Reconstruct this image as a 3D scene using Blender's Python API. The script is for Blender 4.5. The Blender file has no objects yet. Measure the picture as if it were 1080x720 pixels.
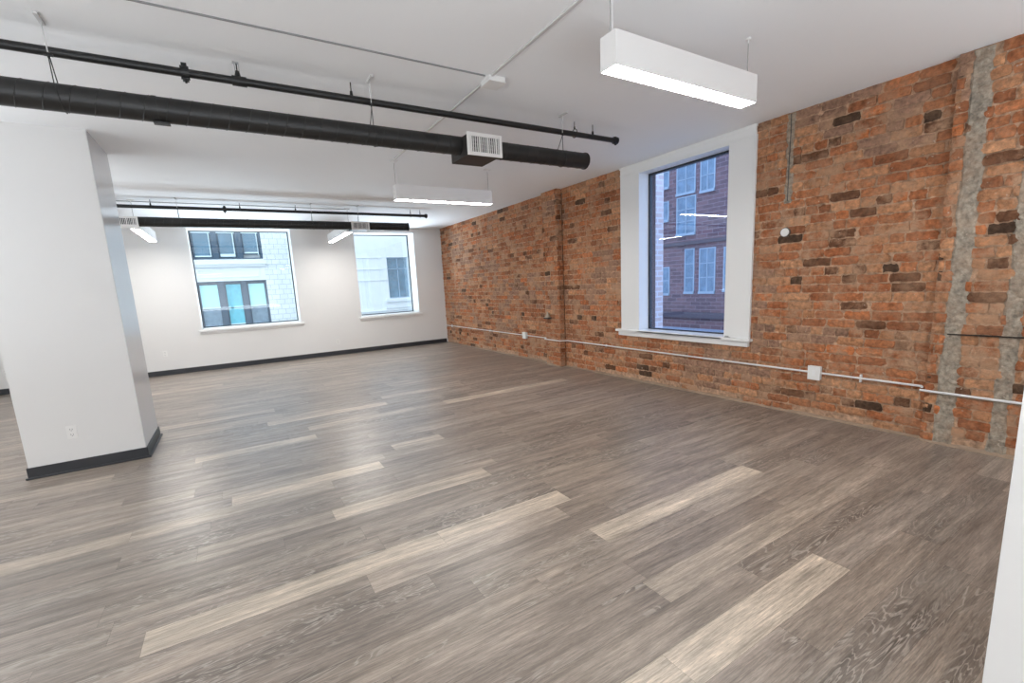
import bpy, bmesh, math, random
from mathutils import Vector, Matrix, noise
sc = bpy.context.scene
COL = sc.collection
# ------------------------------------------------------------------ camera
FPX, CX, CY = 473.86, 532.56, 378.04
cam_d = bpy.data.cameras.new('camera')
cam = bpy.data.objects.new('camera', cam_d); COL.objects.link(cam)
rt = Vector((0.85529911, -0.51562426, -0.0509417)); up = Vector((0.12820113, 0.11533941, 0.98501842)); fw = Vector((0.50202381, 0.84901616, -0.16475331))
m = Matrix((rt, up, -fw)).transposed().to_4x4(); m.translation = Vector((-4.76, 0, 1.45))
cam.matrix_world = m
cam_d.sensor_width = 36; cam_d.lens = FPX / 1080 * 36
cam_d.shift_x = (540 - CX) / 1080; cam_d.shift_y = (CY - 360) / 1080
cam_d.clip_start = 0.02; cam_d.clip_end = 300
sc.camera = cam
# ------------------------------------------------------------------ world, exposure
w = bpy.data.worlds.new('sky'); sc.world = w; w.use_nodes = True
bg = w.node_tree.nodes['Background']; bg.inputs[0].default_value = (0.76, 0.89, 1.0, 1); bg.inputs[1].default_value = 1.35
sc.view_settings.view_transform = 'Standard'; sc.view_settings.look = 'None'
sc.view_settings.gamma = 1; sc.view_settings.use_curve_mapping = False
sc.view_settings.exposure = 1.0
LAMP = 32.0; PW_L = 25; PW_B = 26; PW_S = 260
H, D = 2.907, 10.98
XL, YB = -9.2, -2.0
def daylight(loc, rot, sx, sy, power):       # added soft area light facing up to brighten the ceiling and room
    l = bpy.data.lights.new('window_daylight', 'AREA'); l.shape = 'RECTANGLE'; l.size = sx; l.size_y = sy; l.energy = power; l.color = (.84, .92, 1.0)
    o = bpy.data.objects.new('window_daylight', l); COL.objects.link(o); o.location = loc; o.rotation_euler = rot
for yy in (.6, 4.2, 5.8, 7.6): daylight((XL + .6, yy, 1.0), (math.radians(175), 0, math.radians(-90)), 1.9, 2.0, PW_L)  # added along the left wall, which has no windows
for xx, wd in ((-4.43, 1.8), (-1.45, 1.4)): daylight((xx, D + 3.4, -.75), (math.radians(-112), 0, 0), wd + .6, 1.9, PW_S)   # added outside the far windows, standing in for bounce off the bright street
for xx in (-7.8, -5.8, -3.8, -1.2): daylight((xx, YB + .7, 1.0), (math.radians(176), 0, 0), 1.9, 2.0, PW_B)  # added behind the camera, by a wall without windows
# ------------------------------------------------------------------ helpers
def tag(o, label=None, cat=None, group=None, kind=None):
    if label: o['label'] = label
    if cat: o['category'] = cat
    if group: o['group'] = group
    if kind: o['kind'] = kind
    return o
def thing(name, loc, label, cat, group=None, kind=None):
    o = bpy.data.objects.new(name, None); COL.objects.link(o); o.location = loc
    o.empty_display_size = 0.1
    return tag(o, label, cat, group, kind)
class MB:
    def __init__(s): s.v = []; s.f = []; s.mi = []
    def add(s, vs, fs, mi=0):
        b = len(s.v); s.v += [tuple(v) for v in vs]; s.f += [tuple(b + i for i in f) for f in fs]; s.mi += [mi] * len(fs); return s
    def box(s, x0, x1, y0, y1, z0, z1, mi=0):
        vs = [(x, y, z) for x in (x0, x1) for y in (y0, y1) for z in (z0, z1)]
        return s.add(vs, [(0, 1, 3, 2), (4, 6, 7, 5), (0, 4, 5, 1), (2, 3, 7, 6), (0, 2, 6, 4), (1, 5, 7, 3)], mi)
    def cyl(s, p0, p1, r, n=16, r1=None, caps=True, mi=0):
        p0, p1 = Vector(p0), Vector(p1); r1 = r if r1 is None else r1
        d = (p1 - p0).normalized(); a = Vector((0, 0, 1)) if abs(d.z) < .9 else Vector((1, 0, 0))
        u = d.cross(a).normalized(); v = d.cross(u)
        vs = []
        for p, rr in ((p0, r), (p1, r1)):
            for i in range(n):
                t = 2 * math.pi * i / n; vs.append(p + u * math.cos(t) * rr + v * math.sin(t) * rr)
        fs = [(i, (i + 1) % n, n + (i + 1) % n, n + i) for i in range(n)]
        if caps: fs += [tuple(range(n))[::-1], tuple(range(n, 2 * n))]
        return s.add(vs, fs, mi)
    def tube(s, pts, r, n=8, mi=0):
        pts = [Vector(p) for p in pts]; vs = []; fs = []
        for k, p in enumerate(pts):
            d = (pts[min(k + 1, len(pts) - 1)] - pts[max(k - 1, 0)]).normalized()
            a = Vector((0, 0, 1)) if abs(d.z) < .9 else Vector((1, 0, 0))
            u = d.cross(a).normalized(); v = d.cross(u)
            for i in range(n):
                t = 2 * math.pi * i / n; vs.append(p + u * math.cos(t) * r + v * math.sin(t) * r)
        for k in range(len(pts) - 1):
            for i in range(n): fs.append((k * n + i, k * n + (i + 1) % n, (k + 1) * n + (i + 1) % n, (k + 1) * n + i))
        fs += [tuple(range(n))[::-1], tuple(range((len(pts) - 1) * n, len(pts) * n))]
        return s.add(vs, fs, mi)
    def build(s, name, mats, parent=None, bevel=0, smooth=False, origin=None, seg=2):
        if not isinstance(mats, (list, tuple)): mats = [mats]
        if origin is None:
            origin = Vector((0, 0, 0))
            q = parent
            while q is not None: origin = origin + q.location; q = q.parent
        me = bpy.data.meshes.new(name)
        me.from_pydata([tuple(Vector(v) - Vector(origin)) for v in s.v], [], s.f)
        for mt in mats: me.materials.append(mt)
        me.polygons.foreach_set('material_index', s.mi)
        bm = bmesh.new(); bm.from_mesh(me)
        bmesh.ops.recalc_face_normals(bm, faces=bm.faces)
        if bevel: bmesh.ops.bevel(bm, geom=[e for e in bm.edges if len(e.link_faces) == 2 and e.calc_face_angle() > .6], offset=bevel, segments=seg, profile=.5, affect='EDGES', clamp_overlap=True)
        bm.to_mesh(me); bm.free()
        if smooth:
            me.shade_smooth(); me.set_sharp_from_angle(angle=math.radians(40))
        o = bpy.data.objects.new(name, me); COL.objects.link(o)
        if parent is not None: o.parent = parent
        else: o.location = origin
        return o
def struct(name, mb, mats, **k):
    return tag(mb.build(name, mats, **k), kind='structure')
# ------------------------------------------------------------------ materials
def mat(name, col, rough=.5, metal=0, spec=.5, bump=0, bscale=200, emit=None, var=0, vscale=3, coat=0):
    m = bpy.data.materials.new(name); m.use_nodes = True; nt = m.node_tree; p = nt.nodes['Principled BSDF']
    p.inputs['Base Color'].default_value = (*col, 1); p.inputs['Roughness'].default_value = rough
    p.inputs['Metallic'].default_value = metal; p.inputs['Specular IOR Level'].default_value = spec
    if coat: p.inputs['Coat Weight'].default_value = coat; p.inputs['Coat Roughness'].default_value = .08
    tc = nt.nodes.new('ShaderNodeTexCoord')
    if var:
        n = nt.nodes.new('ShaderNodeTexNoise'); n.inputs['Scale'].default_value = vscale; n.inputs['Detail'].default_value = 4
        nt.links.new(tc.outputs['Object'], n.inputs['Vector'])
        r = nt.nodes.new('ShaderNodeMapRange'); r.inputs['To Min'].default_value = 1 - var; r.inputs['To Max'].default_value = 1 + var
        nt.links.new(n.outputs['Fac'], r.inputs['Value'])
        mx = nt.nodes.new('ShaderNodeVectorMath'); mx.operation = 'SCALE'; mx.inputs[0].default_value = col
        nt.links.new(r.outputs['Result'], mx.inputs['Scale']); nt.links.new(mx.outputs[0], p.inputs['Base Color'])
    if bump:
        n2 = nt.nodes.new('ShaderNodeTexNoise'); n2.inputs['Scale'].default_value = bscale; n2.inputs['Detail'].default_value = 3
        nt.links.new(tc.outputs['Object'], n2.inputs['Vector'])
        b = nt.nodes.new('ShaderNodeBump'); b.inputs['Strength'].default_value = bump; b.inputs['Distance'].default_value = .002
        nt.links.new(n2.outputs['Fac'], b.inputs['Height']); nt.links.new(b.outputs[0], p.inputs['Normal'])
    if emit:
        p.inputs['Emission Color'].default_value = (*emit[:3], 1); p.inputs['Emission Strength'].default_value = emit[3]
    return m
def N(nt, t, **k):
    n = nt.nodes.new('ShaderNode' + t)
    for a, b in k.items():
        if a in ('operation', 'blend_type', 'data_type', 'wave_type', 'bands_direction', 'attribute_name', 'noise_dimensions', 'feature'): setattr(n, a, b)
        else: n.inputs[a.replace('_', ' ')].default_value = b
    return n
M_wall = mat('wall_paint', (.785, .775, .76), .6, bump=.08, bscale=90, var=.012)
M_ceil = mat('ceiling_paint', (.92, .925, .93), .7, bump=.05, bscale=14, var=.015, vscale=1.5)
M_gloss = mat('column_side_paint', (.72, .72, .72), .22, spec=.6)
M_trim = mat('white_trim_paint', (.86, .86, .85), .35, bump=.03, bscale=60)
M_base = mat('charcoal_vinyl', (.033, .035, .04), .38, var=.1)
M_black = mat('black_paint', (.012, .012, .012), .42, bump=.06, bscale=120, var=.2, vscale=8)
M_duct = mat('black_duct_paint', (.013, .0125, .012), .4, bump=.05, bscale=60, var=.25, vscale=5)
M_ductbox = mat('dark_brown_duct_box', (.022, .018, .016), .5)
M_grille = mat('grille_white_metal', (.75, .73, .71), .4)
M_dark = mat('duct_inside', (.01, .01, .01), .8)
M_blade = mat('grille_blade_grey', (.3, .29, .28), .45)
M_lampbody = mat('lamp_white_metal', (.82, .80, .78), .4)
M_diff = mat('lamp_diffuser', (.9, .9, .9), .5, emit=(1, .965, .925, LAMP))
M_steel = mat('galvanised_steel', (.45, .45, .45), .35, metal=.8)
M_cable = mat('grey_cable', (.38, .37, .36), .5)
M_conduit = mat('white_conduit', (.82, .81, .80), .35)
M_ceilcond = mat('ceiling_raceway', (.62, .61, .60), .4); M_thin = mat('thin_grey_wire', (.26, .26, .26), .5)
M_plate = mat('white_plastic', (.84, .83, .81), .35)
M_slot = mat('slot_dark', (.05, .05, .05), .6)
M_frame = mat('window_frame_black', (.02, .025, .035), .4)
def glass(name, tint):
    m = bpy.data.materials.new(name); m.use_nodes = True; nt = m.node_tree; nt.nodes.clear()
    o = N(nt, 'OutputMaterial'); mx = N(nt, 'MixShader'); tr = N(nt, 'BsdfTransparent'); gl = N(nt, 'BsdfGlossy')
    tr.inputs[0].default_value = (*tint, 1); gl.inputs['Roughness'].default_value = .0; gl.inputs[0].default_value = (1, 1, 1, 1)
    fr = N(nt, 'Fresnel'); fr.inputs['IOR'].default_value = 1.6
    ge = N(nt, 'NewGeometry'); mr = N(nt, 'MapRange', To_Min=1.6, To_Max=1 / 1.6); nt.links.new(ge.outputs['Backfacing'], mr.inputs['Value']); nt.links.new(mr.outputs[0], fr.inputs['IOR'])
    nt.links.new(fr.outputs[0], mx.inputs[0]); nt.links.new(tr.outputs[0], mx.inputs[1]); nt.links.new(gl.outputs[0], mx.inputs[2]); nt.links.new(mx.outputs[0], o.inputs[0])
    return m
M_glass = glass('clear_glass', (.92, .97, 1)); M_glassb = glass('blue_tinted_glass', (.72, .82, 1.0))

def brick_material():
    m = bpy.data.materials.new('old_brick'); m.use_nodes = True; nt = m.node_tree; L = nt.links.new; p = nt.nodes['Principled BSDF']
    p.inputs['Roughness'].default_value = .85; p.inputs['Specular IOR Level'].default_value = .25
    at = N(nt, 'Attribute', attribute_name='tint'); tc = N(nt, 'TexCoord')
    n1 = N(nt, 'TexNoise', Scale=26.0, Detail=5.0, Roughness=.65); L(tc.outputs['Object'], n1.inputs['Vector'])
    r1 = N(nt, 'MapRange', To_Min=.5, To_Max=1.5); r1.inputs['From Min'].default_value = .3; r1.inputs['From Max'].default_value = .7; L(n1.outputs['Fac'], r1.inputs['Value'])
    sc1 = N(nt, 'VectorMath', operation='SCALE'); L(at.outputs['Color'], sc1.inputs[0]); L(r1.outputs[0], sc1.inputs['Scale'])
    # mortar smears
    n2 = N(nt, 'TexNoise', Scale=4.5, Detail=8.0, Roughness=.72); L(tc.outputs['Object'], n2.inputs['Vector'])
    r2 = N(nt, 'MapRange', To_Min=0.0, To_Max=.8); r2.inputs['From Min'].default_value = .44; r2.inputs['From Max'].default_value = .60; L(n2.outputs['Fac'], r2.inputs['Value'])
    mul = N(nt, 'Math', operation='MULTIPLY'); L(r2.outputs[0], mul.inputs[0]); L(at.outputs['Alpha'], mul.inputs[1])
    mx = N(nt, 'Mix', data_type='RGBA'); L(mul.outputs[0], mx.inputs[0]); L(sc1.outputs[0], mx.inputs[6]); mx.inputs[7].default_value = (.50, .30, .185, 1)
    # pale lime specks
    n3 = N(nt, 'TexNoise', Scale=34.0, Detail=2.0); L(tc.outputs['Object'], n3.inputs['Vector'])
    r3 = N(nt, 'MapRange', To_Min=0.0, To_Max=.8); r3.inputs['From Min'].default_value = .715; r3.inputs['From Max'].default_value = .76; L(n3.outputs['Fac'], r3.inputs['Value'])
    mx2 = N(nt, 'Mix', data_type='RGBA'); L(r3.outputs[0], mx2.inputs[0]); L(mx.outputs[2], mx2.inputs[6]); mx2.inputs[7].default_value = (.62, .50, .40, 1)
    L(mx2.outputs[2], p.inputs['Base Color'])
    b = N(nt, 'Bump', Strength=1.0, Distance=.012); n4 = N(nt, 'TexNoise', Scale=45.0, Detail=5.0, Roughness=.7); L(tc.outputs['Object'], n4.inputs['Vector'])
    L(n4.outputs['Fac'], b.inputs['Height']); L(b.outputs[0], p.inputs['Normal'])
    return m
M_brick = brick_material()

def floor_material():
    m = bpy.data.materials.new('vinyl_plank'); m.use_nodes = True; nt = m.node_tree; L = nt.links.new; p = nt.nodes['Principled BSDF']
    at = N(nt, 'Attribute', attribute_name='tint'); uv = N(nt, 'Attribute', attribute_name='grain')
    def sc_noise(sx, sy, scale, det, rough=.6, dist=0):
        mp = N(nt, 'VectorMath', operation='MULTIPLY'); L(uv.outputs['Vector'], mp.inputs[0]); mp.inputs[1].default_value = (sx, sy, 1)
        n = N(nt, 'TexNoise', Scale=scale, Detail=det, Roughness=rough, Distortion=dist); L(mp.outputs[0], n.inputs['Vector']); return n
    def rng(src, a, b, c, d):
        r = N(nt, 'MapRange'); L(src, r.inputs['Value'])
        for k, v in zip(('From Min', 'From Max', 'To Min', 'To Max'), (a, b, c, d)): r.inputs[k].default_value = v
        return r.outputs[0]
    def mth(op, a, b=None):
        n = N(nt, 'Math', operation=op)
        for i, x in enumerate((a, b)):
            if x is None: continue
            if isinstance(x, (int, float)): n.inputs[i].default_value = x
            else: L(x, n.inputs[i])
        return n.outputs[0]
    streak = sc_noise(1.0, 11.0, 1.6, 5, .6)
    fine = sc_noise(9.0, 150.0, 1.5, 5, .75); mid = sc_noise(2.2, 62.0, 1.5, 6, .75, .4)
    blotch = sc_noise(1.0, 3.0, 2.2, 4, .6)
    a = mth('MULTIPLY', rng(streak.outputs['Fac'], .3, .7, .62, 1.38), rng(fine.outputs['Fac'], .35, .65, .70, 1.30)); a = mth('MULTIPLY', a, rng(mid.outputs['Fac'], .33, .67, .70, 1.30))
    a = mth('MULTIPLY', a, rng(blotch.outputs['Fac'], .3, .7, .86, 1.14))
    # cathedral figure: contour lines of a stretched noise
    c = sc_noise(1.0, 5.5, 2.2, 3.0, .55, .9)
    s = mth('SINE', mth('MULTIPLY', c.outputs['Fac'], 62.0))
    line = mth('MULTIPLY', rng(s, .45, 1.0, 0.0, 1.0), rng(fine.outputs['Fac'], .35, .6, .35, 1.0))
    mk = sc_noise(.6, 4.5, 1.7, 3, .6)
    figure = mth('MULTIPLY', rng(mk.outputs['Fac'], .43, .56, 0.0, 1.0), at.outputs['Alpha'])
    line = mth('MULTIPLY', line, figure); a = mth('MULTIPLY', a, rng(figure, 0.0, 1.0, 1.0, .74))
    sv = N(nt, 'VectorMath', operation='SCALE'); L(at.outputs['Color'], sv.inputs[0]); L(a, sv.inputs['Scale'])
    mx = N(nt, 'Mix', data_type='RGBA'); L(mth('MULTIPLY', line, 1.0), mx.inputs[0]); L(sv.outputs[0], mx.inputs[6]); mx.inputs[7].default_value = (.42, .37, .32, 1)
    L(mx.outputs[2], p.inputs['Base Color'])
    L(rng(streak.outputs['Fac'], .3, .7, .38, .32), p.inputs['Roughness'])
    p.inputs['Specular IOR Level'].default_value = .8
    b = N(nt, 'Bump', Strength=.2, Distance=.0015); L(fine.outputs['Fac'], b.inputs['Height']); L(b.outputs[0], p.inputs['Normal'])
    return m
M_floor = floor_material(); M_seam = mat('floor_seam', (.03, .027, .024), .7)

# ------------------------------------------------------------------ floor
def make_floor():
    rng = random.Random(7)
    P, base = .169, .865
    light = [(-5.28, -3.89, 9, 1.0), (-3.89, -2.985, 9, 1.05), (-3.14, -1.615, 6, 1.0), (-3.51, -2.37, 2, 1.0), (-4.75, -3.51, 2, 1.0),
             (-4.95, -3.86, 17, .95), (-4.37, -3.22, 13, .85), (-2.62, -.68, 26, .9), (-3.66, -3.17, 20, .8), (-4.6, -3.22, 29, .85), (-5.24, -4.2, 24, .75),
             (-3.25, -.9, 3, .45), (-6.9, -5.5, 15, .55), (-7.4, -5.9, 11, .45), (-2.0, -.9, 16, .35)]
    v, f, col, gr = [], [], [], []
    k0 = int((YB - base) / P) - 1; k1 = int((D - base) / P) + 1
    pal = [(0.275, 0.225, 0.184), (0.251, 0.205, 0.17), (0.294, 0.242, 0.198), (0.239, 0.195, 0.162), (0.263, 0.22, 0.184), (0.312, 0.257, 0.21), (0.257, 0.21, 0.173)]
    for k in range(k0, k1 + 1):
        y0 = base + P * (k); y1 = y0 + P
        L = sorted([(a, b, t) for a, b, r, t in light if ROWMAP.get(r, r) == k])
        x = XL - rng.random() * 1.2; segs = []
        marks = []
        for a, b, t in L: marks.append((a, b, t))
        cur = x
        for a, b, t in marks + [(9, 9, None)]:
            lim = min(a, .3)
            while cur < lim - 1e-6:
                nx = cur + 1.22
                if cur == x: nx = x + 1.22
                if nx > lim - .35: nx = lim if a < .3 else max(nx, lim)
                segs.append((cur, nx, None)); cur = nx
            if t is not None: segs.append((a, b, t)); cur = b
        for a, b, t in segs:
            a2, b2 = max(a, XL), min(b, .3)
            if b2 - a2 < .01: continue
            g = .0003
            i = len(v); Y0, Y1 = max(y0, YB), min(y1, D)
            if Y1 - Y0 < .005: continue
            v += [(a2 + g, Y0 + g, 0), (b2 - g, Y0 + g, 0), (b2 - g, Y1 - g, 0), (a2 + g, Y1 - g, 0)]; f.append((i, i + 1, i + 2, i + 3))
            c = rng.choice(pal); j = rng.uniform(.88, 1.1); al = rng.choice((0, .2, .6, 1, 1))
            c = tuple(q * j for q in c)
            if t is None and rng.random() < .035: t = rng.uniform(.2, .5)
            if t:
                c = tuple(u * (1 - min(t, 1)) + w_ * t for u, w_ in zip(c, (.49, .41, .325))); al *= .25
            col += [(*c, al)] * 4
            ox, oy = rng.random() * 60, rng.random() * 60
            gr += [(ox + px, oy + py, 0) for px, py in ((a2, Y0), (b2, Y0), (b2, Y1), (a2, Y1))]
    i = len(v); v += [(XL, YB, -.0015), (.3, YB, -.0015), (.3, D, -.0015), (XL, D, -.0015)]; f.append((i, i + 1, i + 2, i + 3)); col += [(0, 0, 0, 0)] * 4; gr += [(0, 0, 0)] * 4
    # slab under
    me = bpy.data.meshes.new('floor'); me.from_pydata(v, [], f)
    me.materials.append(M_floor); me.materials.append(M_seam); me.polygons[-1].material_index = 1
    a = me.color_attributes.new('tint', 'FLOAT_COLOR', 'CORNER'); a.data.foreach_set('color', [x for c in col for x in c])
    a = me.attributes.new('grain', 'FLOAT_VECTOR', 'CORNER'); a.data.foreach_set('vector', [x for c in gr for x in c])
    o = bpy.data.objects.new('floor', me); COL.objects.link(o); tag(o, kind='structure')
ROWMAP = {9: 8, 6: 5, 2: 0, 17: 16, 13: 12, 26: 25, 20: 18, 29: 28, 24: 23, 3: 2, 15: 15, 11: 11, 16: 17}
make_floor()

# ------------------------------------------------------------------ ceiling, plain walls
struct('ceiling', MB().box(XL, .6, YB, D + .5, H, H + .2), M_ceil)
W1 = (-5.37, -3.50, .83, 2.85); W2 = (-2.18, -.715, .83, 2.80)
def wall_with_holes(mb, x0, x1, y0, y1, z0, z1, holes):
    x = x0
    for a, b, c, d in sorted(holes):
        mb.box(x, a, y0, y1, z0, z1); mb.box(a, b, y0, y1, z0, c); mb.box(a, b, y0, y1, d, z1); x = b
    mb.box(x, x1, y0, y1, z0, z1)
    return mb
struct('wall_back', wall_with_holes(MB(), XL - .2, .02, D, D + .48, 0, H, [W1, W2]), M_wall)
struct('wall_left', MB().box(XL - .2, XL, YB, D, 0, H), M_wall)
struct('wall_front', MB().box(XL - .2, .6, YB - .2, YB, 0, H), M_wall)
struct('wall_side', MB().box(-2.95, -2.2, .1, .3, 0, H), M_wall)
def baseboard(mb_top, mb_shoe, axis, fixed, sgn, a, b):
    # axis 'y': board runs along X at plane Y=fixed, sgn = direction into room
    h, t, s = .098, .011, .016
    def bx(mb, t0, t1, z0, z1):
        lo, hi = sorted((fixed + sgn * t0, fixed + sgn * t1))
        if axis == 'y': mb.box(a, b, lo, hi, z0, z1)
        else: mb.box(lo, hi, a, b, z0, z1)
    bx(mb_top, 0, t, 0.0, h); bx(mb_shoe, t, t + s, 0, .017)
mb, ms = MB(), MB(); baseboard(mb, ms, 'y', D, -1, XL, -.03)
bo = struct('baseboard_back', mb, M_base, bevel=.003); ms.build('shoe_moulding', M_base, bo, bevel=.005)

# ------------------------------------------------------------------ brick wall
def brick_wall():
    rng = random.Random(11)
    v, f, col = [], [], []
    CH = H / 36.0; BL = .222
    pal = [((0.399, 0.145, 0.061), 6), ((0.361, 0.123, 0.05), 5), ((0.453, 0.172, 0.074), 5), ((0.306, 0.113, 0.05), 4), ((0.152, 0.067, 0.034), 3), ((0.467, 0.22, 0.109), 7), ((0.534, 0.269, 0.14), 4), ((0.505, 0.167, 0.061), 2), ((0.081, 0.045, 0.027), 0.8)]
    bag = [c for c, n in pal for _ in range(int(n * 5))]
    MORT = (.48, .305, .20)
    def quad(pts, c, a=0):
        i = len(v); v.extend(pts); f.append(tuple(range(i, i + len(pts)))); col.extend([(*c, a)] * len(pts))
    def grid(P, nu, nv, c, a):   # P(u,v)->point with indices
        i = len(v)
        for q in range(nv + 1):
            for p in range(nu + 1): v.append(P(p, q))
        for q in range(nv):
            for p in range(nu):
                k = i + q * (nu + 1) + p; f.append((k, k + 1, k + nu + 2, k + nu + 1)); col.extend([(*c, a)] * 4)
    def brick(frame, s0, s1, z0, z1, c, a):
        # frame(s, z, d) -> xyz ; d = outwards depth
        nu, nv = (6, 3)
        if s1 - s0 < .1: nu = 3
        pr = rng.uniform(-.002, .006); tl = rng.uniform(-.003, .003)
        jit = {}
        def g(p, q):
            e = (p == 0) + (p == nu); h = (q == 0) + (q == nv)
            s = s0 + (s1 - s0) * p / nu; z = z0 + (z1 - z0) * q / nv
            s += rng.uniform(-.006, .006) * (1 if e else .4); z += rng.uniform(-.0055, .0055) * (1 if h else .4)
            d = pr + tl * (p / nu - .5) * 2 + rng.uniform(-.0015, .0015) - (.004 if (e or h) else 0)
            if e and h: s += (s0 + s1 - 2 * s) * .03; d -= .002
            jit[(p, q)] = (s, z, d); return frame(s, z, d)
        grid(g, nu, nv, c, a)
        ring = [(p, 0) for p in range(nu)] + [(nu, q) for q in range(nv)] + [(p, nv) for p in range(nu, 0, -1)] + [(0, q) for q in range(nv, 0, -1)]
        for k in range(len(ring)):
            A, B = jit[ring[k]], jit[ring[(k + 1) % len(ring)]]
            quad([frame(*A), frame(A[0], A[1], -.03), frame(B[0], B[1], -.03), frame(*B)], tuple(x * .9 for x in c), a)
    def section(frame, s0, s1, holes=(), strips=(), shift=0.0, palette=bag):
        # rough mortar bed
        nu = max(2, int((s1 - s0) / .03)); nv = int(H / .03)
        def P(p, q):
            s = s0 + (s1 - s0) * p / nu; z = H * q / nv
            d = -.009 + .006 * noise.noise(Vector((s * 9, z * 9, 3.3 + shift))) + .003 * noise.noise(Vector((s * 30, z * 30, 1)))
            if p in (0, nu): d = -.009
            return frame(s, z, d)
        i = len(v)
        for q in range(nv + 1):
            for p in range(nu + 1): v.append(P(p, q))
        for q in range(nv):
            for p in range(nu):
                s = s0 + (s1 - s0) * (p + .5) / nu; z = H * (q + .5) / nv
                if any(a + .02 < s < b - .02 and c + .02 < z < d - .02 for a, b, c, d in holes): continue
                k = i + q * (nu + 1) + p; f.append((k, k + 1, k + nu + 2, k + nu + 1))
                t = noise.noise(Vector((s * 3, z * 3, 9))); c = tuple(x * (1 + .25 * t) for x in MORT)
                col.extend([(*c, .3)] * 4)
        for r in range(36):
            z0 = r * CH; z1 = z0 + CH
            s = s0 - rng.uniform(0, BL)
            header = (r % 7 == 3)
            while s < s1:
                L = (BL * .5 if header else BL) * rng.uniform(.92, 1.08)
                if not header and rng.random() < .12: L *= .5
                a, b = max(s, s0) + .0045, min(s + L, s1) - .0045; s += L
                wob = .004 * noise.noise(Vector((a * 1.2, r * .3, 4)))
                if a < s0 + .01: a = s0 + .001
                if b > s1 - .01: b = s1 - .001
                if b - a < .025: continue
                za, zb = z0 + .006 + wob, z1 - .006 + wob
                if r == 0: za = .012
                if r == 35: zb = H - .002
                segs = [(a, b)]
                for (p0, p1, q0, q1) in strips:
                    if q0 < (z0 + z1) / 2 < q1:
                        j0, j1 = p0 + rng.uniform(-.018, .018), p1 + rng.uniform(-.018, .018)
                        t = []
                        for (x, y) in segs:
                            if y <= j0 or x >= j1: t.append((x, y))
                            else:
                                if j0 - x > .03: t.append((x, j0))
                                if y - j1 > .03: t.append((j1, y))
                        segs = t
                for (p0, p1, q0, q1) in holes:
                    if q0 < (z0 + z1) / 2 < q1:
                        t = []
                        for (x, y) in segs:
                            if y <= p0 or x >= p1: t.append((x, y))
                            else:
                                if p0 - x > .02: t.append((x, p0))
                                if y - p1 > .02: t.append((p1, y))
                        segs = t
                for (x, y) in segs:
                    cl = noise.noise(Vector((x * .9, z0 * 1.2, 7.7)))
                    c = rng.choice(bag)
                    if cl > .15 and rng.random() < .5: c = (.32, .18, .12)
                    k = rng.uniform(.85, 1.15)
                    if r == 0 and rng.random() < .6: continue
                    brick(frame, x, y, za, zb, tuple(q * k for q in c), rng.choice((.3, .6, 1, 1.3)) if c[0] > .12 else .25)
        # grey cement filled chases
        for (p0, p1, q0, q1) in strips:
            n_s, n_z = 6, max(4, int((q1 - q0) / .022))
            def G(p, q):
                e = (p == 0 or p == n_s)
                z = q0 + (q1 - q0) * q / n_z
                s = p0 - .02 + (p1 - p0 + .04) * p / n_s + .016 * noise.noise(Vector((p0 * 9 + (p > 3) * 5, z * 7, .5)))
                d = (-.012 if e else .002 + .007 * noise.noise(Vector((s * 22, z * 22, 5))) + .005 * noise.noise(Vector((s * 60, z * 50, 2))))
                return frame(s, z, d)
            i0 = len(f)
            grid(G, n_s, n_z, (.37, .315, .25), .35)
    FX = lambda x0: (lambda s, z, d: (x0 - d, s, z))
    XP1, XP2 = -.11, -.05
    HOLE = (2.83, 4.66, .66, H)
    section(FX(0), 6.40, D + .02, shift=1)
    section(FX(XP1), 6.0, 6.40, shift=2)
    section(lambda s, z, d: (s, 6.0 - d, z), XP1, 0.0, shift=3)
    section(lambda s, z, d: (-s, 6.40 + d, z), 0.0, -XP1, shift=5)
    section(FX(0), 1.31, 6.0, holes=[HOLE], strips=[(2.455, 2.505, 2.08, H - .01)], shift=4)
    section(FX(XP2), -.2, 1.31, strips=[(1.135, 1.225, .0, H - .01), (.845, .915, .0, 2.2)], shift=6)
    section(lambda s, z, d: (-s, 1.31 + d, z), 0.0, -XP2, shift=8)
    # solid wall core behind the brick face, window opening left open
    def core(x0, x1, y0, y1, z0, z1):
        P = [(x, y, z) for x in (x0, x1) for y in (y0, y1) for z in (z0, z1)]
        for q in [(0, 1, 3, 2), (4, 6, 7, 5), (0, 4, 5, 1), (2, 3, 7, 6), (0, 2, 6, 4), (1, 5, 7, 3)]: quad([P[i] for i in q], (.13, .055, .035), .3)
    core(.03, .30, 4.55, D + .48, 0, H); core(.03, .30, YB, 2.95, 0, H); core(.03, .30, 2.95, 4.55, 0, .68); core(.03, .30, 2.95, 4.55, 2.83, H)
    core(-.0, .30, YB, -.2, 0, H)
    me = bpy.data.meshes.new('wall_right'); me.from_pydata(v, [], f); me.materials.append(M_brick)
    a = me.color_attributes.new('tint', 'FLOAT_COLOR', 'CORNER'); a.data.foreach_set('color', [x for c in col for x in c])
    o = bpy.data.objects.new('wall_right', me); COL.objects.link(o); tag(o, kind='structure')
brick_wall()
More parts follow.
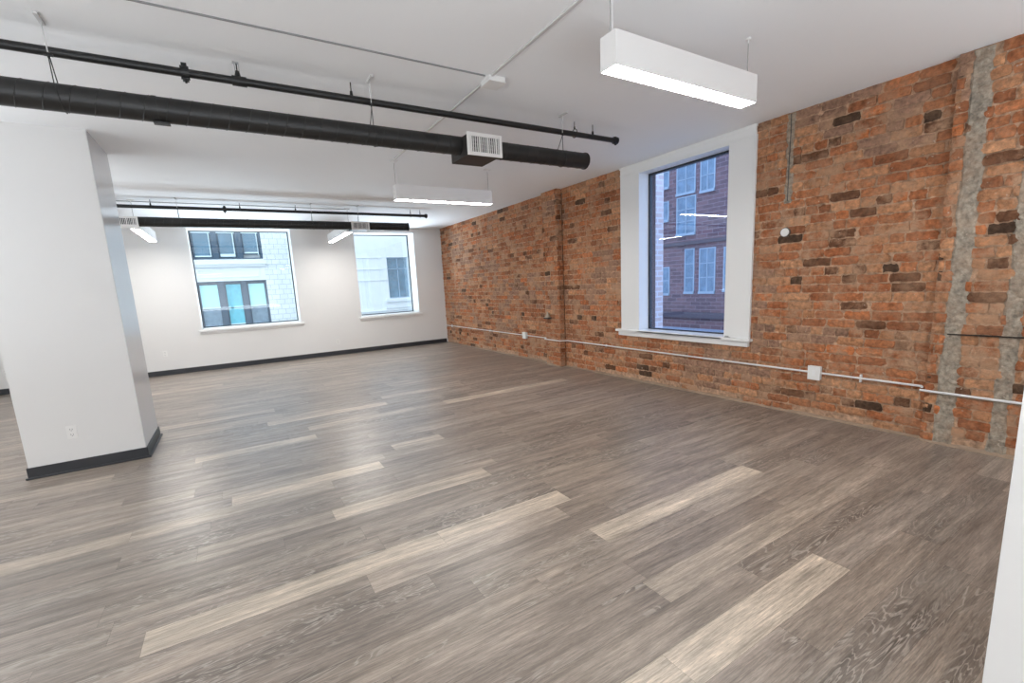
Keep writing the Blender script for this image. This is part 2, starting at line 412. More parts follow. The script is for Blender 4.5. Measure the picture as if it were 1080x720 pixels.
# ragged mortar droppings line at the foot of the brick wall
mb = MB(); rr = random.Random(3); M_mort = mat('mortar_foot', (.33, .235, .165), .9, bump=.8, bscale=60, var=.25, vscale=12)
def foot(x, ya, yb):
    n = int((yb - ya) / .03); vs = []
    for i in range(n + 1):
        y = ya + (yb - ya) * i / n; h = .018 + .014 * rr.random(); d = .012 + .01 * rr.random()
        vs += [(x - d, y, 0), (x - d * .6, y, h * .6), (x + .01, y, h)]
    fs = []
    for i in range(n):
        k = i * 3
        fs += [(k, k + 3, k + 4, k + 1), (k + 1, k + 4, k + 5, k + 2)]
    mb.add(vs, fs)
foot(0, 6.4, D - .03); foot(-.11, 6.0, 6.4); foot(0, 1.31, 6.0); foot(-.05, .3, 1.31)
struct('trim_1', mb, M_mort)
# groove and crack in the brickwork, drawn as a black tube and bar
tag(MB().tube([(-.012, 2.475, 2.10), (-.014, 2.476, 2.4), (-.012, 2.474, 2.7), (-.013, 2.476, 2.895)], .0035).build('cable', M_slot, smooth=True), 'thin black line in a cement chase on the brick wall above the round cover', 'cable')
tag(MB().box(-.066, -.04, .78, 1.21, .885, .893).build('crack_bar', mat('crack_dark', (.03, .02, .015), .8), bevel=.001), 'dark crack line across the brick pier at the right edge, added as a thin bar', 'strap')

# ------------------------------------------------------------------ windows of the back wall
def back_window(n, W):
    x0, x1, z0, z1 = W; yg = D + .42
    t = thing('window_%d' % n, ((x0 + x1) / 2, D, z0), None, None, kind='structure')
    fr = .018
    mb = MB()
    mb.box(x0 + .012, x0 + .012 + fr, yg, yg + .05, z0 + .02, z1 - .012); mb.box(x1 - .012 - fr, x1 - .012, yg, yg + .05, z0 + .02, z1 - .012)
    mb.box(x0 + .012 + fr, x1 - .012 - fr, yg, yg + .05, z1 - .012 - fr, z1 - .012); mb.box(x0 + .012 + fr, x1 - .012 - fr, yg, yg + .05, z0 + .02, z0 + .02 + fr)
    mb.build('window_frame', M_frame, t, bevel=.003)
    MB().box(x0 + .03, x1 - .03, yg + .02, yg + .028, z0 + .04, z1 - .03).build('pane', M_glass, t)
    # white reveal lining
    mb = MB(); e = .011
    mb.box(x0, x0 + e, D - .002, yg + .06, z0, z1); mb.box(x1 - e, x1, D - .002, yg + .06, z0, z1); mb.box(x0 + e, x1 - e, D - .002, yg + .06, z1 - e, z1)
    mb.build('reveal_lining', M_trim, t)
    mb = MB(); mb.box(x0 - .05, x1 + .05, D - .05, D + .0, z0 - .035, z0 + .0); mb.box(x0 + e, x1 - e, D, yg + .06, z0 - .0, z0 + .018)
    mb.box(x0 - .03, x1 + .03, D - .018, D, z0 - .085, z0 - .035)
    mb.build('window_sill', M_trim, t, bevel=.004)
back_window(1, W1); back_window(2, W2)
# brick wall window
t = thing('window_3', (0, 3.74, .70), None, None, kind='structure')
y0, y1, z0, z1 = 3.095, 4.347, .726, 2.778
mb = MB()
mb.box(-.022, .03, 2.81, y0, .70, z1); mb.box(-.022, .03, y1, 4.68, .70, z1); mb.box(-.022, .03, 2.81, 4.68, z1, H)
mb.build('casing', M_trim, t, bevel=.003)
mb = MB(); mb.box(-.03, -.022, 2.81, 4.68, z1 + .02, z1 + .032); mb.box(-.030, .0, 2.795, 2.81, .72, z1 + .03); mb.box(-.027, -.0, 2.80, 4.69, H - .022, H)
mb.build('casing_moulding', M_trim, t, bevel=.002)
mb = MB(); mb.box(.03, .16, y0 - .02, y0, .70, z1 + .02); mb.box(.03, .16, y1, y1 + .02, .70, z1 + .02); mb.box(.03, .16, y0, y1, z1, z1 + .02)
mb.build('reveal_lining', M_trim, t)
mb = MB(); mb.box(-.075, .16, y0 + .0, y1, .695, z0); mb.box(-.075, .0, 2.765, 4.75, .693, .722)
mb.box(-.045, -.0, 2.80, 4.715, .633, .693)
mb.build('window_sill', M_trim, t, bevel=.006)
mb = MB(); a = .022
mb.box(.16, .21, y0 - .01, y0 + a * .5, z0 - .01, z1 + .01); mb.box(.16, .21, y1 - a, y1 + .01, z0 - .01, z1 + .01); mb.box(.16, .21, y0 + a * .5, y1 - a, z1 - a, z1 + .01); mb.box(.16, .21, y0 + a * .5, y1 - a, z0 - .01, z0 + a * .6)
mb.build('window_frame', M_frame, t, bevel=.002)
MB().box(.175, .183, y0, y1, z0, z1).build('pane', M_glassb, t)
mb = MB(); mb.cyl((-.05, 3.06, .735), (-.05, 3.02, .735), .008, 12); mb.box(-.056, -.044, 3.0, 3.06, .722, .729)
mb.build('sash_latch', M_steel, t, smooth=True)
M_obrick = mat('outer_brick_shaded', (.12, .055, .045), .9, var=.4, vscale=14)  # dark tone paints the shade of the outer reveal into the brick
mb = MB(); mb.box(.21, .30, y1, 4.56, .68, 2.84); mb.box(.21, .30, 2.94, y0, .68, 2.84); mb.box(.21, .30, y0, y1, z1, 2.84); mb.box(.21, .34, y0, y1, .66, .715)
mb.build('brick_reveal', M_obrick, t)

# ------------------------------------------------------------------ column
cx0, cx1, cy0, cy1 = -6.44, -5.635, 5.26, 6.04
t = thing('column', ((cx0 + cx1) / 2, (cy0 + cy1) / 2, 0), 'square white plastered column with charcoal baseboard at the left', 'column', kind='structure')
MB().box(cx0, cx1 - .006, cy0, cy1, 0, H).build('shaft', M_wall, t)
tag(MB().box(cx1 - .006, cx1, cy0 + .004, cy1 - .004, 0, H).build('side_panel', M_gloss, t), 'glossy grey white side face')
mb, ms = MB(), MB()
h = .10
mb.box(cx0 - .011, cx1 + .011, cy0 - .011, cy0, 0, h); mb.box(cx1, cx1 + .011, cy0, cy1 + .011, 0, h); mb.box(cx0 - .011, cx0, cy0, cy1 + .011, 0, h); mb.box(cx0, cx1, cy1, cy1 + .011, 0, h)
bb = mb.build('baseboard', M_base, t, bevel=.002)
ms.box(cx0 - .024, cx1 + .028, cy0 - .027, cy0 - .011, 0, .017); ms.box(cx1 + .011, cx1 + .028, cy0 - .011, cy1 + .02, 0, .017)
ms.build('shoe_moulding', M_base, bb, bevel=.005)

# ------------------------------------------------------------------ wall plates
def outlet(x, y, z, label, duplex=True):
    t = thing('wall_outlet', (x, y, z), label, 'outlet', 'wall outlets')
    MB().box(x - .036, x + .036, y - .007, y, z - .058, z + .058).build('cover_plate', M_plate, t, bevel=.003)
    for s in (-1, 1):
        zz = z + s * .024
        r = MB().box(x - .017, x + .017, y - .0095, y - .007, zz - .017, zz + .017).build('receptacle', M_plate, t, bevel=.001)
        mb = MB(); mb.box(x - .009, x - .0065, y - .0102, y - .0094, zz - .004, zz + .009); mb.box(x + .0065, x + .009, y - .0102, y - .0094, zz - .004, zz + .009)
        mb.cyl((x, y - .0102, zz - .010), (x, y - .0094, zz - .010), .003, 8)
        mb.build('slots', M_slot, r)
outlet(-6.12, cy0, .355, 'white duplex outlet low on the front of the white column')
outlet(-6.03, D, .425, 'white outlet low on the far wall, just right of the column')
outlet(-2.775, D, .31, 'white outlet low on the far wall between the two windows')
outlet(-8.265, D, .38, 'white outlet on the far wall at the left picture edge, left of the column')

# ------------------------------------------------------------------ surface conduit on brick
zc = .447; r = .0095
def path_pts(pts): return pts
t = thing('wall_conduit', (-.02, 1.30, zc), 'long white conduit running along the brick wall from far corner to right pier', 'conduit')
xw, xp = -.018, -.128
pts = [(xw, D - .01, zc), (xw, 6.47, zc), (xw - .03, 6.44, zc), (xp, 6.42, zc), (xp, 5.985, zc), (xp + .03, 5.965, zc), (xw, 5.93, zc), (xw, 4.0, zc), (xw, 2.0, zc), (xw, 1.34, zc), (xw - .03, 1.33, zc)]
MB().tube(pts, r, 10).build('pipe', M_conduit, t, smooth=True)
for y in (1.76, 3.1, 5.0, 8.6, 10.6):
    MB().box(xw - .013, xw + .018, y - .006, y + .006, zc - (.035 if y == 10.6 or y == 1.76 else .016), zc + (.035 if y in (10.6, 1.76) else .016)).build('strap', M_conduit, t, bevel=.002)
tag(MB().tube([(-.072, 1.335, .425), (-.072, -.15, .425)], r, 10).build('wall_conduit', M_conduit, smooth=True), 'short white conduit piece crossing the brick pier at the right edge', 'conduit')
def jbox(x, y, w_, h_, label):
    t = thing('surface_box', (x, y, zc), label, 'outlet box')
    MB().box(x - .04, x, y - w_ / 2, y + w_ / 2, zc - h_ / 2, zc + h_ / 2).build('box_body', M_plate, t, bevel=.005)
    MB().box(x - .046, x - .04, y - w_ / 2 - .003, y + w_ / 2 + .003, zc - h_ / 2 - .003, zc + h_ / 2 + .003).build('cover_plate', M_plate, t, bevel=.002)
    MB().box(x - .048, x - .0455, y - .014, y + .014, zc - .03, zc + .03).build('receptacle', M_trim, t, bevel=.001)
jbox(-.005, 2.13, .105, .13, 'white square box on the brick wall conduit right of the big window')
jbox(-.005, 7.2, .12, .12, 'small white box on the brick wall conduit near the far pilaster')
t = thing('round_cover', (-.02, 2.48, 1.805), 'round cream cover plate on the brick wall right of the window', 'cover plate')
MB().cyl((0.005, 2.48, 1.805), (-.022, 2.48, 1.805), .046, 28).build('backing_ring', mat('ring_dark', (.12, .1, .08), .6), t, smooth=True)
MB().cyl((-.022, 2.48, 1.805), (-.03, 2.48, 1.805), .040, 28, r1=.036).build('cover', M_plate, t, smooth=True)
t = thing('wall_bell', (-.12, 6.28, .84), 'small beige bracket fixed low on the far brick pilaster', 'bracket')
mb = MB(); mb.cyl((-.15, 6.28, .835), (-.15, 6.28, .90), .05, 16, r1=.015); mb.cyl((-.15, 6.28, .90), (-.15, 6.28, .93), .014, 10)
mb.build('cup', mat('beige_metal', (.45, .38, .3), .6), t, smooth=True)
MB().box(-.2, -.10, 6.22, 6.34, .815, .835).build('shelf_plate', M_slot, t, bevel=.002)

# ------------------------------------------------------------------ ducts
def duct(name, y, z, x0, x1, r, label, seams, step=.105):
    t = thing(name, (x1, y, z), label, 'air duct', 'round black ducts')
    mb = MB(); mb.cyl((x0, y, z), (x1, y, z), r, 40)
    mb.build('duct_tube', M_duct, t, smooth=True)
    pts = []; n = int((x1 - x0) / step * 20)
    for i in range(n):
        a = i / 20 * 2 * math.pi; xx = x0 + step * i / 20
        pts.append((xx, y + (r + .0005) * math.cos(a), z - (r + .0005) * math.sin(a)))
    MB().tube(pts, .0022, 5).build('spiral_seam', M_duct, t, smooth=True)
    MB().cyl((x1 - .006, y, z), (x1 + .006, y, z), r + .005, 40).build('end_cap', M_duct, t, smooth=True)
    for xs in seams:
        mb = MB(); mb.cyl((xs - .012, y, z), (xs + .012, y, z), r + .003, 40); mb.build('joint_band', M_black, t, smooth=True)
    return t
RD = .069
DY, DZ = 3.44, 2.552
d1 = duct('air_duct', DY, DZ, XL + .01, -1.74, RD, 'near round black spiral duct hanging under the ceiling with one white grille', [-5.0])
mb = MB(); mb.box(-5.02, -4.94, DY - .03, DY + .02, DZ - RD - .012, DZ - RD - .001); mb.build('damper_tab', M_black, d1, bevel=.002)
D2Y, D2Z = 8.30, 2.575
d2 = duct('air_duct', D2Y, D2Z, XL + .01, -1.80, .068, 'far round black duct hanging in front of the end wall windows', [-4.4])
def grille_box(parent, x0, x1, y0, y1, z0, z1, white=False):
    bx = MB().box(x0 + .012, x1 - .012, y0 + .004, y1, z0 + .008, z1 - .008).build('register_box', M_grille if white else M_ductbox, parent, bevel=.002)
    fw_ = .026
    mb = MB(); mb.box(x0, x0 + fw_, y0 - .008, y0 + .004, z0, z1); mb.box(x1 - fw_, x1, y0 - .008, y0 + .004, z0, z1); mb.box(x0 + fw_, x1 - fw_, y0 - .008, y0 + .004, z0, z0 + fw_); mb.box(x0 + fw_, x1 - fw_, y0 - .008, y0 + .004, z1 - fw_, z1)
    g = mb.build('grille_frame', M_grille, parent, bevel=.002)
    MB().box(x0 + fw_, x1 - fw_, y0 + .002, y0 + .003, z0 + fw_, z1 - fw_).build('grille_back', M_dark, g)
    n = 14; a, b = x0 + fw_, x1 - fw_
    mb = MB()
    for i in range(n):
        xx = a + (b - a) * (i + .5) / n
        wd = .0030 if i % 4 else .0060
        mb.box(xx - wd, xx + wd, y0 - .006, y0 + .001, z0 + fw_, z1 - fw_)
    mb.build('vertical_blades', M_grille, g)
    mb = MB(); k = 4
    for i in range(1, k):
        zz = z0 + fw_ + (z1 - z0 - 2 * fw_) * i / k; mb.box(a, b, y0 - .003, y0 - .001, zz - .002, zz + .002)
    mb.build('cross_blades', M_blade, g)
grille_box(d1, -3.062, -2.752, DY - .165, DY + .155, 2.445, 2.612)
grille_box(d2, -6.05, -5.742, D2Y - .15, D2Y + .14, 2.49, 2.625, True)
grille_box(d2, -2.855, -2.548, D2Y - .15, D2Y + .14, 2.49, 2.63)

def duct_hanger(x, y, z, r, py, label, group='duct hangers'):
    t = thing('duct_hanger', (x, y, H), label, 'hanger', group)
    ya = y - .07
    mb = MB(); mb.box(x - .010, x + .010, ya - .06, ya + .06, H - .012, H)
    mb.build('ceiling_bracket', M_ceilcond, t, bevel=.002)
    zj = z + r + .12
    MB().cyl((x, ya + .02, H - .005), (x + .004, y - .045, zj), .0028, 8).build('rod', M_ceilcond, t)
    mb = MB(); mb.cyl((x - .014, y - .045, zj), (x + .022, y - .045, zj), .006, 8); mb.cyl((x + .002, y - .045, zj - .012), (x + .006, y - .045, zj + .014), .005, 8)
    mb.build('clip', M_black, t, smooth=True)
    pts = [(x + .002, y - .045, zj)]
    rr_ = r + .004
    for i in range(21):
        a = math.radians(130 + 280 * i / 20); pts.append((x + .004 + .018 * math.sin(math.pi * i / 20), y + rr_ * math.cos(a), z + rr_ * math.sin(a)))
    pts.append((x + .006, y - .045, zj))
    MB().tube(pts, .0026, 6).build('wire_loop', M_black, t, smooth=True)
duct_hanger(-5.42, DY, DZ, RD, 3.49, 'wire loop hanger on the near duct at the far left')
duct_hanger(-3.745, DY, DZ, RD, 3.49, 'wire loop hanger at the middle of the near duct')
duct_hanger(-2.035, DY, DZ, RD, 3.49, 'wire loop hanger near the capped end of the near duct')
for x, l in ((-5.28, 'wire hanger on the far duct beside the column'), (-3.46, 'wire hanger on the far duct between the windows'), (-2.70, 'wire hanger on the far duct above its right grille')):
    duct_hanger(x, D2Y, D2Z, .068, 8.43, l)

# ------------------------------------------------------------------ sprinkler pipes
def pipe(y, z, x0, x1, r, label, couplings):
    t = thing('sprinkler_pipe', (x1, y, z), label, 'pipe', 'black sprinkler pipes')
    MB().cyl((x0, y, z), (x1, y, z), r, 24).build('pipe_run', M_black, t, smooth=True)
    mb = MB(); mb.cyl((x1 - .035, y, z), (x1 + .008, y, z), r + .010, 20); mb.cyl((x1 - .012, y, z - r - .018), (x1 - .012, y, z + r + .012), .012, 10)
    mb.build('end_fitting', M_black, t, smooth=True)
    for xs in couplings:
        mb = MB(); mb.cyl((xs - .022, y, z), (xs + .022, y, z), r + .014, 20)
        mb.box(xs - .014, xs + .014, y - .02, y + .02, z + r + .008, z + r + .026)
        mb.cyl((xs, y, z - r - .034), (xs, y, z - r + .01), .006, 8)
        mb.box(xs - .016, xs + .016, y - .018, y + .018, z - r - .022, z - r - .008)
        mb.build('coupling', M_black, t, smooth=True)
PY, PZ, PR = 3.49, 2.797, .0235
pipe(PY, PZ, XL + .01, -1.275, PR, 'near black sprinkler pipe running above the near duct', [-4.83])
P2Y, P2Z, P2R = 8.43, 2.803, .024
pipe(P2Y, P2Z, XL + .01, -1.36, P2R, 'far black sprinkler pipe running above the far duct', [-4.685])
def pipe_hanger(x, y, z, r, kind, label):
    t = thing('pipe_hanger', (x, y, H), label, 'hanger', 'sprinkler pipe hangers')
    MB().cyl((x, y, z + r + .02), (x, y, H), .004, 8).build('rod', M_black, t)
    if kind == 'beam':
        mb = MB(); mb.box(x - .014, x - .009, y - .008, y + .008, z + r + .03, H - .004); mb.box(x + .009, x + .014, y - .008, y + .008, z + r + .03, H - .004); mb.box(x - .022, x + .014, y - .01, y + .01, H - .008, H)
        mb.build('steel_bracket', M_steel, t, bevel=.001)
        mb = MB(); mb.cyl((x - .035, y, z), (x + .045, y, z), r + .006, 18); mb.cyl((x, y, z + r - .005), (x, y, z + r + .035), .020, 14, r1=.012)
        mb.build('saddle_tee', M_black, t, smooth=True)
    elif kind == 'ring':
        pts = [(x, y + (r + .012) * math.sin(a), z + .008 + (r + .014) * math.cos(a)) for a in [2 * math.pi * i / 20 for i in range(21)]]
        mb = MB(); mb.tube(pts, .004, 6); mb.cyl((x, y, z + r + .02), (x, y, z + r + .042), .008, 8); mb.build('ring', M_black, t, smooth=True)
    else:
        mb = MB(); mb.cyl((x, y, z + r - .006), (x, y, z + r + .028), .012, 12, r1=.009); mb.build('outlet_boss', M_black, t, smooth=True)
pipe_hanger(-4.55, PY, PZ, PR, 'beam', 'steel bracket hanger and tee on the near pipe, right of its coupling')
pipe_hanger(-3.85, PY, PZ, PR, 'boss', 'black rod hanger at the middle of the near pipe')
pipe_hanger(-1.81, PY, PZ, PR, 'ring', 'black ring hanger near the end of the near pipe')
pipe_hanger(-1.585, PY, PZ, PR, 'boss', 'black stub fitting beside the end cap of the near pipe')
for x, k, l in ((-5.60, 'boss', 'rod hanger on the far pipe beside the column'), (-4.475, 'boss', 'rod hanger on the far pipe right of its coupling'), (-3.67, 'boss', 'rod hanger at the middle of the far pipe'), (-1.68, 'ring', 'left of the two hangers near the end of the far pipe'), (-1.49, 'ring', 'right of the two hangers near the end of the far pipe')):
    pipe_hanger(x, P2Y, P2Z, P2R, k, l)

# ------------------------------------------------------------------ ceiling raceways
def raceway(p0, p1, label, wd=.018, h_=.012):
    x0, y0 = p0; x1, y1 = p1
    mb = MB()
    if abs(x1 - x0) < abs(y1 - y0): mb.box(x0 - wd / 2, x0 + wd / 2, y0, y1, H - h_, H)
    else: mb.box(x0, x1, y0 - wd / 2, y0 + wd / 2, H - h_, H)
    tag(mb.build('ceiling_raceway', M_thin if wd < .015 else M_ceilcond, bevel=.003 if wd > .015 else 0), label, 'raceway', 'ceiling raceways')
raceway((-2.99, -2.0), (-2.99, 2.98), 'grey raceway on the ceiling from the junction box toward the viewer', .024)
raceway((-2.985, 3.06), (-2.985, 5.22), 'grey raceway on the ceiling from the junction box to the far pendant', .022)
raceway((XL, 3.0), (-3.03, 3.0), 'thin grey raceway on the ceiling running left from the junction box', .009, .008)
raceway((XL, 8.62), (-2.75, 8.62), 'thin raceway on the ceiling behind the far sprinkler pipe', .012, .008)
t = thing('junction_box', (-2.95, 3.03, H), 'white square ceiling junction box where the raceways meet', 'junction box')
MB().box(-3.01, -2.88, 2.97, 3.10, H - .035, H).build('box_body', M_plate, t, bevel=.004)
MB().box(-3.015, -2.875, 2.965, 3.105, H - .041, H - .035).build('cover_plate', M_plate, t, bevel=.002)

# ------------------------------------------------------------------ pendant lights
def pendant(x, y, z, L, alongx, label, wd=.112, ht=.165, inset=.0, plates=True):
    t = thing('pendant_light', (x, y, z), label, 'pendant light', 'linear white pendant lights')
    def bx(mb, a0, a1, b0, b1, z0, z1):
        if alongx: return mb.box(x + a0, x + a1, y + b0, y + b1, z0, z1)
        return mb.box(x + b0, x + b1, y + a0, y + a1, z0, z1)
    h = L / 2; w2 = wd / 2; th = .004
    mb = MB(); bx(mb, -h, h, -w2, w2, z + .02, z + ht)
    bx(mb, -h, h, -w2, -w2 + th, z, z + .02); bx(mb, -h, h, w2 - th, w2, z, z + .02); bx(mb, -h, -h + th, -w2 + th, w2 - th, z, z + .02); bx(mb, h - th, h, -w2 + th, w2 - th, z, z + .02)
    mb.build('housing', M_lampbody, t)
    mb = MB(); bx(mb, -h + th, h - th, -w2 + th, w2 - th, z + .001, z + .018)
    mb.build('diffuser', M_diff, t)
    for s in (-1, 1):
        a = s * (h + (0.0 if s > 0 else .0) - .02)
        px, py = (x + a, y) if alongx else (x, y + a)
        MB().cyl((px, py, z + ht), (px, py, H), .0028, 8).build('cable', M_cable, t)
        mb = MB(); mb.box(px - .045, px + .045, py - .03, py + .03, H - .008, H) if plates else mb.cyl((px, py, H - .012), (px, py, H), .016, 16)
        mb.cyl((px, py, H - .03), (px, py, H - .008), .006, 10)
        mb.build('canopy', M_lampbody, t, bevel=.001)
        if s < 0 and alongx:
            MB().cyl((px + .014, py, z + ht), (px + .014, py, H), .004, 8).build('power_cord', M_conduit, t)
pendant(-2.335, 1.863, 2.512, 1.235, True, 'large lit white linear pendant light nearest the viewer, left of the brick wall window', plates=False)
pendant(-2.355, 5.31, 2.472, 1.27, True, 'lit white linear pendant light beyond the near duct, before the far brick wall')
pendant(-5.83, 9.35, 2.495, 1.72, False, 'lit pendant light by the column, running toward the far wall')
pendant(-2.815, 9.40, 2.495, 1.80, False, 'lit pendant light between the two far windows, running toward the far wall')
pendant(-7.9, 1.86, 2.5, 1.235, True, 'added unseen pendant light out of the picture to the left')  # this and the next two are unseen pendants added for more light
pendant(-7.9, 5.31, 2.5, 1.235, True, 'added unseen pendant light hidden behind the column')
pendant(-5.6, -.9, 2.5, 1.235, True, 'added unseen pendant light behind the viewer')

# ------------------------------------------------------------------ outside
def stone_mat(name, col, lines, sx=.5, sz=.27):
    m = bpy.data.materials.new(name); m.use_nodes = True; nt = m.node_tree; L = nt.links.new; p = nt.nodes['Principled BSDF']
    p.inputs['Roughness'].default_value = .85
    tc = N(nt, 'TexCoord'); sp = N(nt, 'SeparateXYZ'); mp = N(nt, 'CombineXYZ'); L(tc.outputs['Object'], sp.inputs[0]); L(sp.outputs[lines], mp.inputs[0]); L(sp.outputs['Z'], mp.inputs[1])
    b = N(nt, 'TexBrick'); L(mp.outputs[0], b.inputs['Vector']); b.inputs['Scale'].default_value = 1; b.inputs['Brick Width'].default_value = sx; b.inputs['Row Height'].default_value = sz; b.inputs['Mortar Size'].default_value = .012
    b.inputs['Color1'].default_value = (*col[0], 1); b.inputs['Color2'].default_value = (*col[1], 1); b.inputs['Mortar'].default_value = (*col[2], 1)
    L(b.outputs['Color'], p.inputs['Base Color'])
    return m
RX = (math.radians(90), 0, 0); RY = (math.radians(90), 0, math.radians(90))
M_stone = stone_mat('pale_stone', ((.80, .80, .78), (.72, .73, .73), (.42, .46, .48)), 'X', .44, .30)
M_stone2 = mat('smooth_stone', (.80, .80, .79), .85, var=.08, vscale=2)
M_bb = stone_mat('opposite_brick', ((.26, .13, .13), (.13, .07, .08), (.36, .28, .28)), 'Y', .6, .2)
M_pink = stone_mat('pink_brick_sunlit', ((.86, .68, .64), (.74, .55, .52), (.9, .82, .8)), 'X', .22, .08)  # pale colours put the pier's sunlit look into its pink brick
M_wf = mat('blue_grey_frame', (.055, .09, .13), .5); M_wfl = mat('pale_blue_frame', (.35, .45, .55), .5)
M_og = mat('outer_glass', (.10, .19, .26), .1, spec=.8, var=.5, vscale=1.6); M_blind = mat('aqua_blind', (.50, .82, .84), .8); M_teal = mat('teal_curtain', (.16, .52, .60), .8, var=.25, vscale=6)
M_sash = mat('pale_sash', (.75, .85, .87), .6); M_grime = mat('dusty_lower_pane', (.20, .27, .33), .3, var=.5, vscale=4)
M_ground = mat('street', (.45, .45, .45), .9)
struct('trim_2', MB().box(-60, 80, -60, 90, -9.2, -9), M_ground)
FY = 31.0
b1 = thing('stone_building', (-2, FY, -9), 'pale stone building across the street seen through the two far windows', 'building')
mb = MB(); mb.box(-22, 14, FY + .35, FY + 12, -9, 17)
holes = []
mb.build('wall', M_stone2, b1)
# facing, built around the two window bays
mb = MB()
mb.box(-2.87, -.6, FY, FY + .35, -9, 17); mb.box(-22, -6.42, FY, FY + .35, -9, 17)
mb.build('stone_facing', M_stone, b1)
mb = MB(); mb.box(-6.42, -2.87, FY, FY + .35, 2.40, 3.64); mb.box(-6.42, -2.87, FY, FY + .35, 5.5, 17); mb.box(-6.42, -2.87, FY, FY + .35, -9, -.28)
mb.box(-.6, 4.59, FY, FY + .35, -9, 17); mb.box(6.09, 14, FY, FY + .35, -9, 17); mb.box(4.59, 6.09, FY, FY + .35, 3.6, 17); mb.box(4.59, 6.09, FY, FY + .35, -9, .83)
mb.build('smooth_facing', M_stone2, b1, bevel=.01)
mb = MB(); mb.box(-6.6, -2.75, FY - .22, FY, 3.36, 3.58); mb.box(-6.5, -2.8, FY - .12, FY, 3.2, 3.36)
mb.box(-6.28, -3.16, FY - .05, FY, 2.60, 2.66); mb.box(-6.28, -3.16, FY - .05, FY, 3.04, 3.10); mb.box(-6.28, -6.2, FY - .05, FY, 2.66, 3.04); mb.box(-3.24, -3.16, FY - .05, FY, 2.66, 3.04)
mb.box(4.3, 6.5, FY - .18, FY, .60, .80); mb.box(4.3, 8, FY - .1, FY, .16, .30); mb.box(-.5, 4.5, FY - .06, FY, 2.08, 2.12); mb.box(-.5, 4.3, FY - .06, FY, 3.58, 3.62); mb.box(-.5, 4.3, FY - .06, FY, 2.82, 2.85)
mb.box(-.5, 14, FY - .12, FY, .0, .06)
for xx in (-2.64, -2.18, -1.76, -1.43): mb.box(xx - .012, xx + .012, FY - .02, FY, -9, 17)
mb.build('string_course', M_stone2, b1, bevel=.006)
def owin(parent, x0, x1, z0, z1, mid, top, bot, fm=M_wf, sill=None, mull=None):
    y = FY + .18
    mb = MB(); e = .07
    mb.box(x0 - e, x0, y, y + .1, z0 - e, z1 + e); mb.box(x1, x1 + e, y, y + .1, z0 - e, z1 + e); mb.box(x0, x1, y, y + .1, z1, z1 + e); mb.box(x0, x1, y, y + .1, z0 - e, z0)
    if mid: mb.box(x0, x1, y, y + .1, mid - .025, mid + .025)
    if mull: mb.box(mull - .03, mull + .03, y, y + .1, z0, z1)
    w_ = mb.build('window', fm, parent)
    if mid: MB().box(x0, x1, y + .05, y + .06, mid, z1).build('upper_pane', top, w_); MB().box(x0, x1, y + .05, y + .06, z0, mid).build('lower_pane', bot, w_)
    else: MB().box(x0, x1, y + .05, y + .06, z0, z1).build('pane', top, w_)
    if sill: MB().box(x0, x1, y - .03, y, z0, z0 + sill).build('sash_rail', M_sash, w_)
# bay posts
mb = MB()
for a, b in ((-6.42, -6.32), (-5.38, -5.09), (-4.19, -3.87), (-2.99, -2.87)): mb.box(a, b, FY + .05, FY + .3, 3.64, 5.5)
mb.box(-6.42, -2.87, FY + .08, FY + .3, 3.64, 3.72)
for a, b in ((-6.42, -6.35), (-5.34, -5.07), (-4.18, -3.92), (-2.93, -2.87)): mb.box(a, b, FY + .05, FY + .3, -.28, 2.40)
mb.box(-6.42, -2.87, FY + .08, FY + .3, 2.30, 2.40)
mb.build('bay_frame', M_wf, b1, bevel=.01)
owin(b1, -6.25, -5.45, 3.80, 5.22, None, M_og, None, sill=.07); owin(b1, -5.02, -4.27, 3.80, 5.22, None, M_og, None, sill=.16); owin(b1, -3.80, -3.06, 3.98, 5.22, None, M_og, None, sill=.07)
MB().box(-6.30, -2.95, FY + .12, FY + .16, 5.13, 5.19).build('head_rail', M_sash, b1)
for a, b in ((-5.50, -5.46), (-4.32, -4.27), (-3.1, -3.06)): MB().box(a, b, FY + .14, FY + .17, 3.85, 5.15).build('sash_stile', M_sash, b1)
owin(b1, -6.28, -5.41, -.18, 2.22, .85, M_blind, M_grime); owin(b1, -5.0, -4.25, -.18, 2.22, .85, M_teal, M_teal, sill=.1); owin(b1, -3.85, -3.0, -.18, 2.22, .85, M_blind, M_grime)
owin(b1, 4.66, 6.02, .90, 3.53, 2.84, M_og, M_og, fm=M_wfl, mull=5.36)
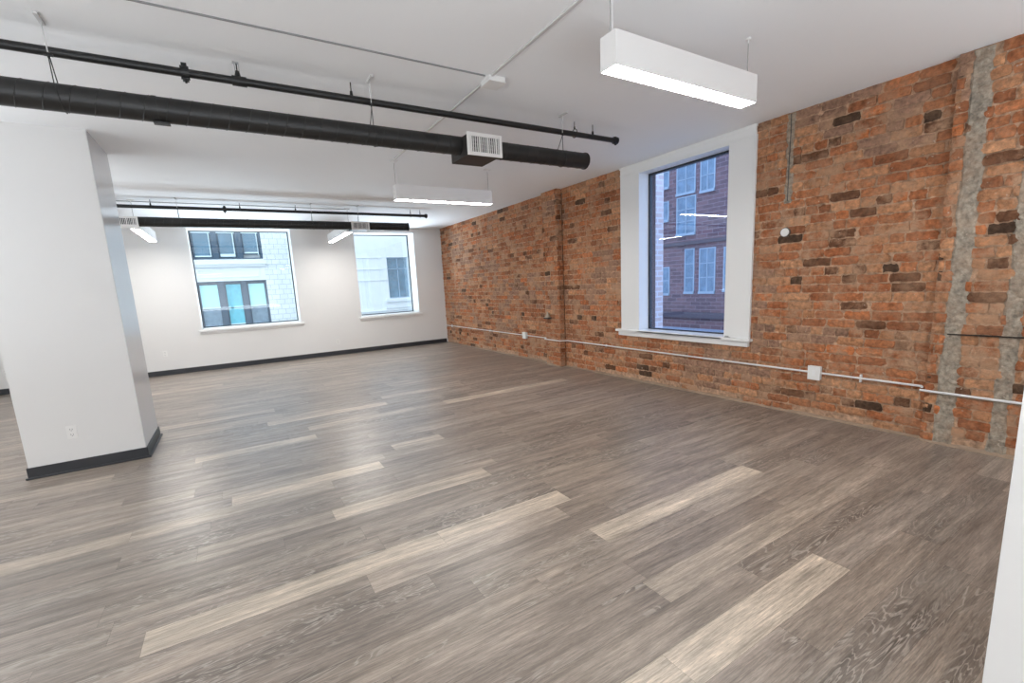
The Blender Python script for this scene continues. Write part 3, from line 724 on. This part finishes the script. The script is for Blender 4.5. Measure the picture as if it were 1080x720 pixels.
# brick building seen through the brick wall's window
BX = 16.0
b2 = thing('brick_building', (BX, 14, -9), 'dark brick building across the alley seen through the brick wall window', 'building')
def bwin(parent, y0, y1, z0, z1, cols, rows):
    e = .06; x = BX - .04
    mb = MB(); mb.box(x, x + .1, y0 - e, y0, z0 - e, z1 + e); mb.box(x, x + .1, y1, y1 + e, z0 - e, z1 + e); mb.box(x, x + .1, y0, y1, z1, z1 + e); mb.box(x - .06, x + .1, y0 - e, y1 + e, z0 - e - .06, z0)
    for i in range(1, cols): q = y0 + (y1 - y0) * i / cols; mb.box(x, x + .08, q - .025, q + .025, z0, z1)
    for i in range(1, rows): q = z0 + (z1 - z0) * i / rows; mb.box(x, x + .08, y0, y1, q - .02, q + .02)
    w_ = mb.build('window', M_wb, parent)
    MB().box(x + .035, x + .045, y0, y1, z0, z1).build('pane', M_wbg, w_)
M_wb = mat('pale_window_frame', (.42, .48, .52), .5); M_wbg = mat('alley_window_glass', (.22, .30, .36), .15, var=.6, vscale=2.5)
MB().box(BX, BX + 10, 2, 30, -9, 20).build('wall', M_bb, b2)
mb = MB(); mb.box(BX - .15, BX, 2, 30, 2.95, 3.12); mb.box(BX - .2, BX, 2, 30, -.85, -.55); mb.build('string_course', mat('dark_course', (.12, .09, .1), .8), b2)
for a in ((15.36, 16.39, 5.6, 6.9, 2, 2), (14.28, 14.98, 5.5, 6.9, 2, 2), (15.32, 16.37, 3.55, 5.35, 2, 3), (15.35, 15.83, .53, 2.69, 1, 3), (14.15, 14.95, .53, 2.65, 2, 3), (13.0, 13.6, .6, 2.6, 1, 3), (16.98, 17.35, 6.1, 6.85, 1, 1), (16.98, 17.35, 4.4, 5.3, 1, 1), (16.9, 17.3, .45, 1.83, 1, 2), (15.3, 16.3, 8.2, 9.8, 2, 2)): bwin(b2, *a)
tag(MB().box(3.0, BX, -10, 30, -1.6, -1.4).build('low_roof', mat('roof_felt', (.30, .36, .45), .8, var=.3, vscale=2)), 'low grey roof between the buildings seen at the bottom of the brick wall window', 'roof')
tag(MB().box(.32, 1.12, 4.9, 6.2, -9, 12).build('brick_pier', M_pink), 'pink brick pier painted sunlit pale just outside the left edge of the brick wall window', 'pier')
